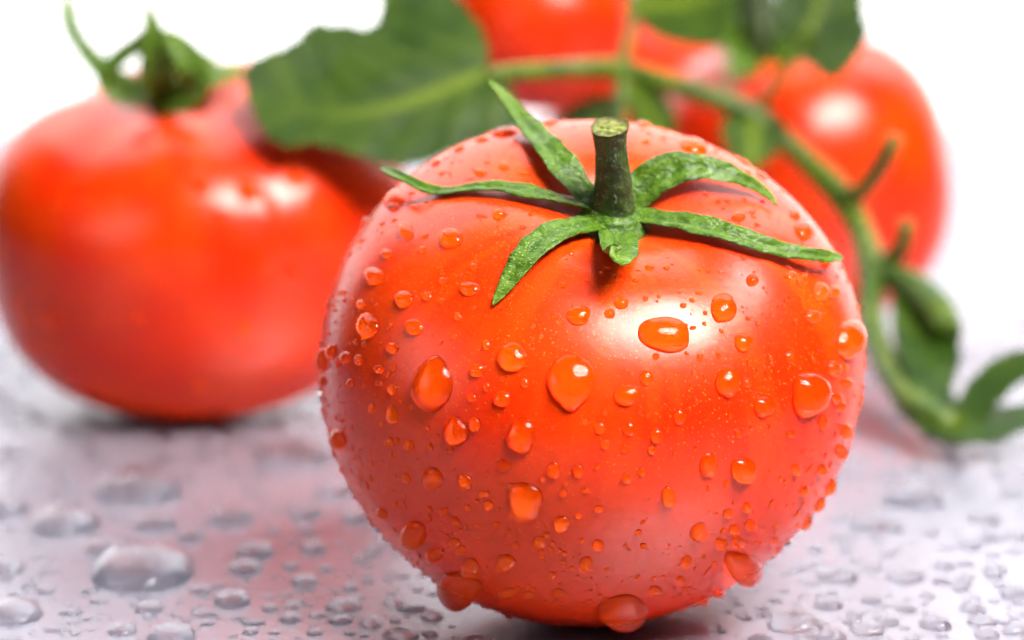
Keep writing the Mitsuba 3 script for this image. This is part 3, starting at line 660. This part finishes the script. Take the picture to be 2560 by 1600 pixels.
# the wet tomato in front
K = TOMATOES["tomato"]
R0, H0 = tomato_frame(K, 30.2, 6.9)
C0 = np.array([10.98, 334.5, H0])
tag("tomato", "sharp red tomato covered in water drops, tilted forward, cut green stalk on top", "tomato", "ripe red tomatoes on the table")
skin("tomato", R0, C0, 260, 480)
v, f = tube(STALK, 60, 40, 0.06, 3, close=False)
w = np.arange(40) * 2 * np.pi / 40
rag = 0.22 * (meshkit.fbm(np.stack([np.cos(w) * 2.5, np.sin(w) * 2.5, w * 0], -1), 3, 5) - 0.4)
axis = np.array(STALK[-1][:3]) - np.array(STALK[-2][:3])
axis /= np.linalg.norm(axis)
v[-40:] += rag[:, None] * 2.0 * axis
key = put("tomato__stalk", v, f, "stalk_mat")
tip, rim = np.array(STALK[-1][:3]), v[-40:]
cv, cu = [], []
for s in np.linspace(1.0, 0, 9)[:-1]:
    ring = tip + (rim - tip) * s
    ring = ring + axis * (0.35 * (meshkit.fbm(ring * 1.4, 3, 8) - 0.55) * (s < 0.99) * 2.0 - 0.12 * (s < 0.9))[:, None]
    cv.append(ring)
    cu.append(np.full(40, s))
cv = np.vstack(cv + [tip[None] - axis * 0.1])
j = np.arange(40)
cf = [np.stack([i * 40 + j, i * 40 + (j + 1) % 40, (i + 1) * 40 + (j + 1) % 40], -1) for i in range(7)] + [np.stack([i * 40 + j, (i + 1) * 40 + (j + 1) % 40, (i + 1) * 40 + j], -1) for i in range(7)]
cf = np.vstack(cf + [np.stack([7 * 40 + j, 7 * 40 + (j + 1) % 40, j * 0 + len(cv) - 1], -1)])
put("tomato__stalk__cut_face", cv, cf, "cut_mat", uv=np.stack([np.append(np.concatenate(cu), 0)] * 2, -1))
tag("tomato__stalk__cut_face", "pale ragged cut end of the stalk")
put("tomato__stalk__fuzz", *hairs(v, f, 500, 21), "hair_mat", smooth=False)
tag("tomato__stalk__fuzz", kind="stuff")
for i, pts in enumerate(SEPALS):
    v, f, uv = sepal_mesh(pts, C0, 11 + i, roll=(0, 10, 0, 0, 10, 38)[i])
    key = put("tomato__sepal", v, f, "sepal_mat", uv=uv)
    k = put(key + "__fuzz", *hairs(v, f, 420, 31 + i), "hair_mat", smooth=False)
    tag(k, kind="stuff")
# green collar where the sepals meet the stalk
pole = C0 + R0 @ np.array([0, 0, tomato_radius(np.array([[0, 0, 1.0]]), K)[0]])
base_axis = R0 @ np.array([0, 0, 1.0])
v, f = tube([(*(pole + base_axis * z), r) for z, r in ((-0.6, 4.6), (0.6, 5.0), (1.6, 4.6), (2.5, 3.6), (3.2, 2.7))], 24, 40, 0.10, 9)
put("tomato__collar", v, f, "sepal_mat", uv=np.zeros((len(v), 2)))

# the tomatoes behind
BEHIND = {
    "tomato_001": (13, -5, P1, 0, "big blurred tomato behind on the left, curling green sepals on top", 1),
    "tomato_002": (4, -8, P2, 0, "blurred tomato behind on the right with a round white highlight", 1),
    "tomato_003": (5, 4, (8.4, 727.0), 41.0, "blurred tomato at the top edge, behind the vine and raised on others", 0),
    "tomato_004": (0, 0, (50.0, 762.0), 0, "tomato farthest back, seen between the raised tomato and the one with a round highlight", 0),
}
for key, (lf, lr, (x, y), lift, text, full) in BEHIND.items():
    Rk, hk = tomato_frame(TOMATOES[key], lf, lr)
    Ck = np.array([x, y, hk + lift])
    TOMATOES[key]["place"] = (Rk, Ck)
    tag(key, text, "tomato", "ripe red tomatoes on the table")
    skin(key, Rk, Ck, 120, 200)
    if key in CALYXES:
        stalk, sepals = CALYXES[key]
        put(key + "__stalk", *tube(stalk, 24, 18, 0.05, 4), "stalk_mat")
        for i, pts in enumerate(sepals):
            v, f, uv = sepal_mesh(pts, Ck, 51 + i, n=36, m=14, face=(0.1, -1.0, 0.45))
            put(key + "__sepal", v, f, "sepal_mat", uv=uv)

# ---------------------------------------------------------------- vine with leaves
tag("tomato_vine", "green tomato vine with leaves arching from the table over the tomatoes", "vine")
for name, pts in VINE.items():
    put("tomato_vine__stem" if name == "main" else "tomato_vine__side_stem", *tube(pts, 90 if name == "main" else 30, 18, 0.06, 6), "vine_mat")


def chaikin(p, k=2):
    for _ in range(k):
        n = np.roll(p, -1, 0)
        p = np.stack([p * 0.75 + n * 0.25, p * 0.25 + n * 0.75], 1).reshape(-1, 2)
    return p


def leaf_mesh(origin, ux, uy, outline, midrib, seed, cup=0.0016, step=1.6, thick=0.28, ragged=1.0):
    from shapely import Polygon, Point, LineString, contains_xy
    o = chaikin(np.array(outline, float))
    o = np.array(Polygon(o).buffer(0).exterior.segmentize(0.8).coords)[:-1]
    e = np.roll(o, -1, 0) - np.roll(o, 1, 0)
    e = np.stack([e[:, 1], -e[:, 0]], -1) / (np.linalg.norm(e, axis=1, keepdims=True) + 1e-9)
    run = np.cumsum(np.full(len(o), 0.8))
    o = o + e * (0.9 * np.abs((run / 6.5 + 0.6 * meshkit.noise(np.column_stack([run / 9, run * 0, run * 0]), seed)) % 1 - 0.5) * 2 - 0.45)[:, None] * ragged
    poly = Polygon(o).buffer(0)
    poly = max(getattr(poly, "geoms", [poly]), key=lambda g: g.area)
    ring = np.array(poly.exterior.segmentize(step).coords)[:-1]
    x0, y0, x1, y1 = poly.bounds
    g = np.random.default_rng(seed)
    gx, gy = np.meshgrid(np.arange(x0, x1, step), np.arange(y0, y1, step))
    q = np.stack([gx.ravel(), gy.ravel()], -1) + g.uniform(-0.3, 0.3, (gx.size, 2))
    inner = poly.buffer(-step * 0.6)
    q = q[contains_xy(inner, q[:, 0], q[:, 1])]
    p = np.vstack([ring, q])
    tri = Delaunay(p).simplices
    c = p[tri].mean(1)
    tri = tri[contains_xy(poly, c[:, 0], c[:, 1])]
    e1, e2 = p[tri[:, 1]] - p[tri[:, 0]], p[tri[:, 2]] - p[tri[:, 0]]
    flip = e1[:, 0] * e2[:, 1] - e1[:, 1] * e2[:, 0] < 0
    tri[flip] = tri[flip][:, ::-1]
    m = spline(np.column_stack([midrib, np.zeros(len(midrib))]), 60)[:, :2]
    dist = np.linalg.norm(p[:, None] - m[None], axis=2)
    k = dist.argmin(1)
    tan = np.gradient(m, axis=0)
    rel = p - m[k]
    sgn = np.sign(tan[k, 0] * rel[:, 1] - tan[k, 1] * rel[:, 0])
    d = dist[np.arange(len(p)), k]
    along = np.concatenate([[0], np.cumsum(np.linalg.norm(np.diff(m, axis=0), axis=1))])[k]
    s = (along - d * 0.9) / 8.5
    z = -cup * d ** 2 * 1.0 + 0.45 * np.abs(np.sin(np.pi * s)) * np.clip(d / 8, 0, 1) + 3.2 * (meshkit.fbm(np.column_stack([p * 0.06, p[:, :1] * 0]), 3, seed) - 0.5) * np.clip(d / 6, 0, 1)
    ux, uy = np.array(ux), np.array(uy)
    nz = np.cross(ux, uy)
    top = np.array(origin) + p[:, :1] * ux + p[:, 1:] * uy + z[:, None] * nz
    n = len(top)
    v = np.vstack([top, top - nz * thick])
    r = np.arange(len(ring))
    r2 = (r + 1) % len(ring)
    f = np.vstack([tri, tri[:, ::-1] + n, np.stack([r, r + n, r2 + n], -1), np.stack([r, r2 + n, r2], -1)])
    uv = np.tile(np.stack([d * sgn, along], -1), (2, 1))
    return v, f, uv


LEAF_TEXT = {"big": "large lobed leaf with a pale midrib in front of the left tomato", "right": "bright leaf over the right tomato", "curl": "dark curled leaf at the lower right"}
for i, (name, (o, ux, uy, outline, midrib)) in enumerate(LEAVES.items()):
    v, f, uv = leaf_mesh(o, ux, uy, outline, midrib, 70 + i, cup=0.006 if name.startswith("curl") else 0.002, ragged=0.5 if name.startswith("curl") else 0.7)
    if name.startswith("curl"):
        uv = uv + [60.0, 0.0]                                                # these show no midrib
    key = put("tomato_vine__leaf", v, f, "leaf_mat", uv=uv)
    if name in LEAF_TEXT:
        tag(key, LEAF_TEXT[name])


# ---------------------------------------------------------------- water
def disc_grid(nr, na):
    """Rings of a unit disc, dense at the rim, with an outer skirt: (rho, angle), faces."""
    rho = np.sin(np.linspace(0, 1, nr + 1)[1:] * np.pi / 2)
    w = np.arange(na) * 2 * np.pi / na
    R_, W_ = np.meshgrid(rho, w, indexing="ij")
    i, j = np.meshgrid(np.arange(nr), np.arange(na), indexing="ij")
    A, B, C, D = 1 + i * na + j, 1 + i * na + (j + 1) % na, 1 + (i + 1) * na + (j + 1) % na, 1 + (i + 1) * na + j
    j0 = np.arange(na)
    last = 1 + (nr + 1) * na
    f = np.vstack([np.stack([j0 * 0, 1 + j0, 1 + (j0 + 1) % na], -1), np.stack([A, D, C], -1).reshape(-1, 3), np.stack([A, C, B], -1).reshape(-1, 3),
                   np.stack([j0 * 0 + last, 1 + nr * na + (j0 + 1) % na, 1 + nr * na + j0], -1)])
    return R_, W_, f


GRIDS = {k: disc_grid(*k) for k in ((26, 56), (14, 32), (8, 18), (5, 10))}


def drop_shape(size, mat, tear, height, sag, seed, wobble, power=0.55, sink=0.25, grid=None):
    """(xy on the surface, height above it, faces) of one drop. mat: 2x2, from the unit disc to mm on the surface."""
    grid = grid or ((26, 56) if size > 3.4 else (14, 32) if size > 1.6 else (8, 18) if size > 0.5 else (5, 10))
    R_, W_, f = GRIDS[grid]
    g = np.random.default_rng(seed)
    ph = g.uniform(0, 2 * np.pi, 4)
    out = 1 + wobble * (0.5 * np.cos(2 * W_ + ph[0]) + 0.45 * np.cos(3 * W_ + ph[1]) + 0.3 * np.cos(4 * W_ + ph[2]) + 0.15 * np.cos(6 * W_ + ph[3]))
    x, y = R_ * out * np.cos(W_), R_ * out * np.sin(W_)
    x = x * (1 - tear * y)
    x, y = x + (1 - R_ ** 2) * sag[0], y + (1 - R_ ** 2) * sag[1]
    z = height * np.maximum(1 - R_ ** 2, 0) ** power
    xy = np.stack([x, y], -1).reshape(-1, 2)
    rim = xy[-R_.shape[1]:]
    xy = np.vstack([[sag], xy, rim, [[0, 0]]]) @ np.asarray(mat)
    z = np.concatenate([[height], z.ravel(), np.full(len(rim), -sink), [-sink * 1.2]])
    return xy, z, f


def on_tomato(k, frame, centre, d, xy, z):
    """Lays a drop on a tomato's skin round the unit direction d (body frame)."""
    e = np.cross([0, 0, 1.0], d)
    e /= np.linalg.norm(e)
    g = np.cross(d, e)

    def S(u):
        u = u / np.linalg.norm(u, axis=-1, keepdims=True)
        return u * tomato_radius(u, k)[..., None]
    n = np.cross(S((d + e * 1e-3)[None])[0] - S((d - e * 1e-3)[None])[0], S((d + g * 1e-3)[None])[0] - S((d - g * 1e-3)[None])[0])
    n /= np.linalg.norm(n)
    e1 = np.cross([0, 0, 1.0], n)
    e1 /= np.linalg.norm(e1)
    e2 = np.cross(n, e1)
    base = S(d[None])[0] + xy[:, :1] * e1 + xy[:, 1:] * e2
    u = base / np.linalg.norm(base, axis=1, keepdims=True)
    nn = n * 0.75 + u * 0.25
    return (u * tomato_radius(u, k)[:, None] + nn * z[:, None]) @ frame.T + centre, n, e1, e2


WET = "water drops on the wet tomato"
ORDINALS = ["largest", "second largest", "third largest", "fourth largest", "fifth largest", "sixth largest", "seventh largest", "eighth largest"]
ranked = []                                                                 # (zone, size, key, own label or not)


def tomato_zone(d):
    w = R0 @ d
    col = "left" if w[0] < -0.36 else "right" if w[0] > 0.36 else ""
    row = "upper" if w[2] > 0.33 else "lower" if w[2] < -0.22 else ""
    return f"on the {row} {col} part" if row and col else f"on the {row} middle" if row else f"on the {col} side" if col else "on the very middle"


def rank_labels():
    """Labels of the drops that have none of their own: where they lie, and their rank by size there."""
    for zone in sorted({r[0] for r in ranked}):
        for i, (_, _, key, own) in enumerate(sorted((r for r in ranked if r[0] == zone), key=lambda r: -r[1])):
            if not own:
                thing, group = ("clear water drop", "water drops on the table") if "table" in zone else ("clear bead of water", WET)
                tag(key, f"{ORDINALS[i]} {thing} {zone}" if i < len(ORDINALS) else f"small {thing} {zone}", "water drop", group)


DROP_TEXT = {
    0: "large lopsided orange drop on the lower edge of the wet tomato's white highlight",
    1: "rounded orange drop inside the right end of the wet tomato's white highlight",
    2: "large teardrop pointed at the top, left of the middle of the wet tomato",
    3: "large drop narrowing downwards, in the very middle of the wet tomato",
    4: "large round drop near the right side of the wet tomato, with a bright square glint",
    5: "large orange drop on the right rim of the wet tomato, topmost big one there",
    6: "round drop above and left of the large middle drop on the wet tomato",
    7: "drop below the small curled sepal, left of the white highlight on the wet tomato",
    8: "round drop straight below the gap between the two largest left and middle drops",
    9: "oval drop just below the large pointed teardrop on the wet tomato",
    10: "large faint drop on the lower middle of the wet tomato",
    11: "round orange drop at the upper edge of the wet tomato's pale lower right glow",
    12: "faint oval drop just left of the round orange drop low on the wet tomato",
    13: "upright oval drop halfway between the white highlight and the right side of the wet tomato",
    14: "drop just right of and below the large middle drop on the wet tomato",
    15: "round drop left of the large right drop on the wet tomato",
    16: "leaning almond-shaped orange drop inside the pale lower right glow on the wet tomato",
    17: "upright oval drop high on the left side of the wet tomato",
    20: "drop left of the tip of the long drooping sepal on the wet tomato",
    21: "drop under the left sepal, on the upper left shoulder of the wet tomato",
    24: "drop at the lower right corner of the wet tomato's white highlight",
    30: "upright orange drop on the left rim of the wet tomato, below the middle",
    31: "drop with a bright foot, low on the wet tomato right of the large faint one",
    40: "large drop near the lower left rim of the wet tomato",
    58: "big drop on the upper left rim of the wet tomato, under the left sepal's tip",
    60: "flat drop on the top rim of the wet tomato, left of the stalk",
    155: "heavy drop hanging under the lower left edge of the wet tomato",
    156: "broad heavy drop hanging under the bottom of the wet tomato",
    157: "amber heavy drop hanging under the lower right edge of the wet tomato",
    61: "big drop on the top rim of the wet tomato, right of the stalk",
}


class Patches:
    """The wet skin under the drops, as one mesh."""

    def __init__(self):
        self.v, self.f, self.n = [], [], 0

    def add(self, xy, z, lay):
        na = next(k[1] for k in GRIDS if len(z) == 2 + (k[0] + 1) * k[1])
        rim = xy[-na - 1:-1]
        p = np.vstack([rim * s for s in (0.985, 0.66, 0.33)] + [rim[:1] * 0])
        j, j2 = np.arange(na), (np.arange(na) + 1) % na
        f = np.vstack([np.stack([a, b, c], -1) for k in (0, na) for a, b, c in ((k + j, k + j2, k + na + j2), (k + j, k + na + j2, k + na + j))] + [np.stack([2 * na + j, 2 * na + j2, j * 0 + 3 * na], -1)])
        self.v.append(lay(p, np.full(len(p), 0.05)))
        self.f.append(f + self.n)
        self.n += len(p)

    def put(self, name, mat):
        tag(put(name, np.vstack(self.v), np.vstack(self.f), mat, uv=np.zeros((self.n, 2)) + [1.6, 0.3]), kind="stuff")


wet, wet_behind = Patches(), Patches()
taken = []
for i, (dx, dy, dz, a1, a2, b1, b2, tear, bulge) in enumerate(TOMATO_DROPS):
    d = np.array([dx, dy, dz])
    d /= np.linalg.norm(d)
    mat = np.array([[a1, a2], [b1, b2]])
    size = math.sqrt(abs(np.linalg.det(mat)))
    facing = float(-(R0 @ d)[1])                                            # drops at the outline are flatter
    xy, z, f = drop_shape(size, mat, tear, bulge * size * (0.62 if size > 1.2 else 0.7) * min(1.0, 0.55 + max(facing, 0)) * (1.1 if i >= 155 else 1), (0, -0.16 if i < 155 else -0.42), 300 + i, 0.09 if size > 1.0 else 0.05)
    v, *_ = on_tomato(K, R0, C0, d, xy, z)
    wet.add(xy, z, lambda q, h: on_tomato(K, R0, C0, d, q, h)[0])
    key = put("water_drop", v, f, "water")
    tag(key, DROP_TEXT.get(i, "bead"), "water drop")
    ranked.append((tomato_zone(d) + " of the wet tomato", size, key, i in DROP_TEXT))
    taken.append((d, size / K["a"]))

def free(d, size, gap=1.15):
    e, s = TAKEN[:len(taken), :3], TAKEN[:len(taken), 3]
    return bool((e @ d < np.cos(np.minimum(1.5, gap * (size / K["a"] + s)))).all())


TAKEN = np.zeros((9000, 4))
for i, (d, size) in enumerate(taken):
    TAKEN[i] = (*d, size)


# more small beads, most of them on the sides
n_small = 0
while n_small < 60:
    d = rng.normal(0, 1, 3)
    d /= np.linalg.norm(d)
    size = rng.uniform(0.42, 0.75)
    if d[2] > 0.9 or d[2] < -0.75 or (R0 @ d)[1] > 0.1 or not free(d, size):
        continue
    TAKEN[len(taken)] = (*d, size / K["a"])
    taken.append((d, size / K["a"]))
    mat = size * np.array([[rng.uniform(0.8, 1.1), 0], [0, rng.uniform(0.95, 1.25)]])
    xy, z, f = drop_shape(size, mat, 0, size * rng.uniform(0.6, 0.85), (0, -0.12), 600 + n_small, 0.06)
    v, *_ = on_tomato(K, R0, C0, d, xy, z)
    wet.add(xy, z, lambda q, h: on_tomato(K, R0, C0, d, q, h)[0])
    key = put("water_drop", v, f, "water")
    tag(key, "bead", "water drop")
    ranked.append((tomato_zone(d) + " of the wet tomato", size, key, False))
    n_small += 1

# the finest droplets on the skin
vs, fs, at_ = [], [], 0
n_fine = 0
while n_fine < 3400:
    d = rng.normal(0, 1, 3)
    d /= np.linalg.norm(d)
    if d[2] > 0.93 or d[2] < -0.8 or meshkit.fbm(d[None] * 3.0, 3, 4)[0] < rng.uniform(0.2, 0.75) + (0.12 if d[2] > 0.35 else -0.1):
        continue
    size = 0.14 + 0.34 * rng.random() ** 2.4
    if not free(d, size, 1.0):
        continue
    mat = size * np.array([[rng.uniform(0.8, 1.1), 0], [0, rng.uniform(0.9, 1.3)]])
    xy, z, f = drop_shape(size, mat, 0, size * 0.62 + 0.06, (0, -0.1), n_fine, 0.05, sink=0.1, grid=(5, 10))
    v, *_ = on_tomato(K, R0, C0, d, xy, z)
    wet.add(xy, z, lambda q, h: on_tomato(K, R0, C0, d, q, h)[0])
    vs.append(v)
    fs.append(f + at_)
    at_ += len(v)
    n_fine += 1
put("fine_droplets", np.vstack(vs), np.vstack(fs), "water")
tag("fine_droplets", "spray of tiny droplets over the skin of the wet tomato", "droplets", kind="stuff")

# a few drops on the big tomato behind
k1 = TOMATOES["tomato_001"]
R1, C1 = k1["place"]
done = 0
for dx, dy, dz, size in BEHIND_DROPS:
    d = np.array([dx, dy, dz])
    xy, z, f = drop_shape(size, size * np.array([[1.0, 0.2], [-0.2, 1.2]]), 0.1, size * 0.42, (0, -0.2), 800 + done, 0.22)
    v, *_ = on_tomato(k1, R1, C1, d, xy, z)
    wet_behind.add(xy, z, lambda q, h: on_tomato(k1, R1, C1, d, q, h)[0])
    tag(put("water_drop", v, f, "water"), "blurred drop of water on the big tomato behind on the left", "water drop", "water drops on the big tomato behind")
    done += 1
while done < 26:
    d = rng.normal(0, 1, 3)
    d /= np.linalg.norm(d)
    w = R1 @ d
    if w[1] > -0.25 or d[2] > 0.85 or w[2] < -0.6:
        continue
    size = rng.uniform(0.8, 1.9)
    mat = size * np.array([[rng.uniform(0.8, 1.1), 0], [0, rng.uniform(0.95, 1.25)]])
    xy, z, f = drop_shape(size, mat, 0, size * 0.65, (0, -0.14), 900 + done, 0.08)
    v, *_ = on_tomato(k1, R1, C1, d, xy, z)
    wet_behind.add(xy, z, lambda q, h: on_tomato(k1, R1, C1, d, q, h)[0])
    tag(put("water_drop", v, f, "water"), "blurred drop of water on the big tomato behind on the left", "water drop", "water drops on the big tomato behind")
    done += 1

# water on the table
TABLE_TEXT = {0: "large flat oval drop on the table at the lower left", 1: "wide drop on the table left of and behind the large oval one", 19: "cut-off wide drop at the lower left corner of the table"}
spots = []
for i, (x, y, a, b) in enumerate(TABLE_DROPS):
    xy, z, f = drop_shape((a + b) / 2, [[a, 0], [0, b]], 0, 0.72 * min(a, b) if a < 3 else 0.55 * min(a, b) + 0.4, (0, 0), 1000 + i, 0.12 if i > 38 else 0.05, power=0.58, sink=0.05)
    key = put("water_drop", np.column_stack([xy + [x, y], z]), f, "water")
    tag(key, TABLE_TEXT.get(i, "drop"), "water drop")
    ranked.append(("on the table " + ("left" if x < 10 else "right") + " of the wet tomato, " + ("in front" if y < 340 else "farther back" if y > 385 else "beside it"), math.sqrt(a * b), key, i in TABLE_TEXT))
    spots.append((x, y, max(a, b)))
vs, fs, at_ = [], [], 0
SPOTS = np.zeros((9000, 3))
SPOTS[:len(spots)] = spots
n_fine = tries = 0
while n_fine < 4200 and tries < 60000:
    tries += 1
    x, y = rng.uniform(-130, 150), 290 + 330 * rng.random() ** 2.6
    size = 0.30 + 1.5 * rng.random() ** 2.1 + (0.4 * rng.random() if x > 25 else 0)
    if math.hypot(x - 10, y - 332) < 20 + size or (np.hypot(SPOTS[:len(spots), 0] - x, SPOTS[:len(spots), 1] - y) < size + SPOTS[:len(spots), 2]).any():
        continue
    xy, z, f = drop_shape(size, size * np.array([[rng.uniform(0.9, 1.3), 0], [0, rng.uniform(0.7, 1.2)]]), 0, size * rng.uniform(0.45, 0.7), (0, 0), 5000 + n_fine, 0.06, sink=0.05, grid=(5, 10) if size < 0.7 else (8, 18))
    vs.append(np.column_stack([xy + [x, y], z]))
    fs.append(f + at_)
    at_ += len(z)
    SPOTS[len(spots)] = (x, y, size)
    spots.append((x, y, size))
    n_fine += 1
put("fine_droplets", np.vstack(vs), np.vstack(fs), "water")
tag("fine_droplets_001", "small droplets sprinkled all over the lavender table", "droplets", kind="stuff")
rank_labels()
wet.put("tomato__wet_skin", "wet_skin_mat")
wet_behind.put("tomato_001__wet_skin", "wet_skin_mat")
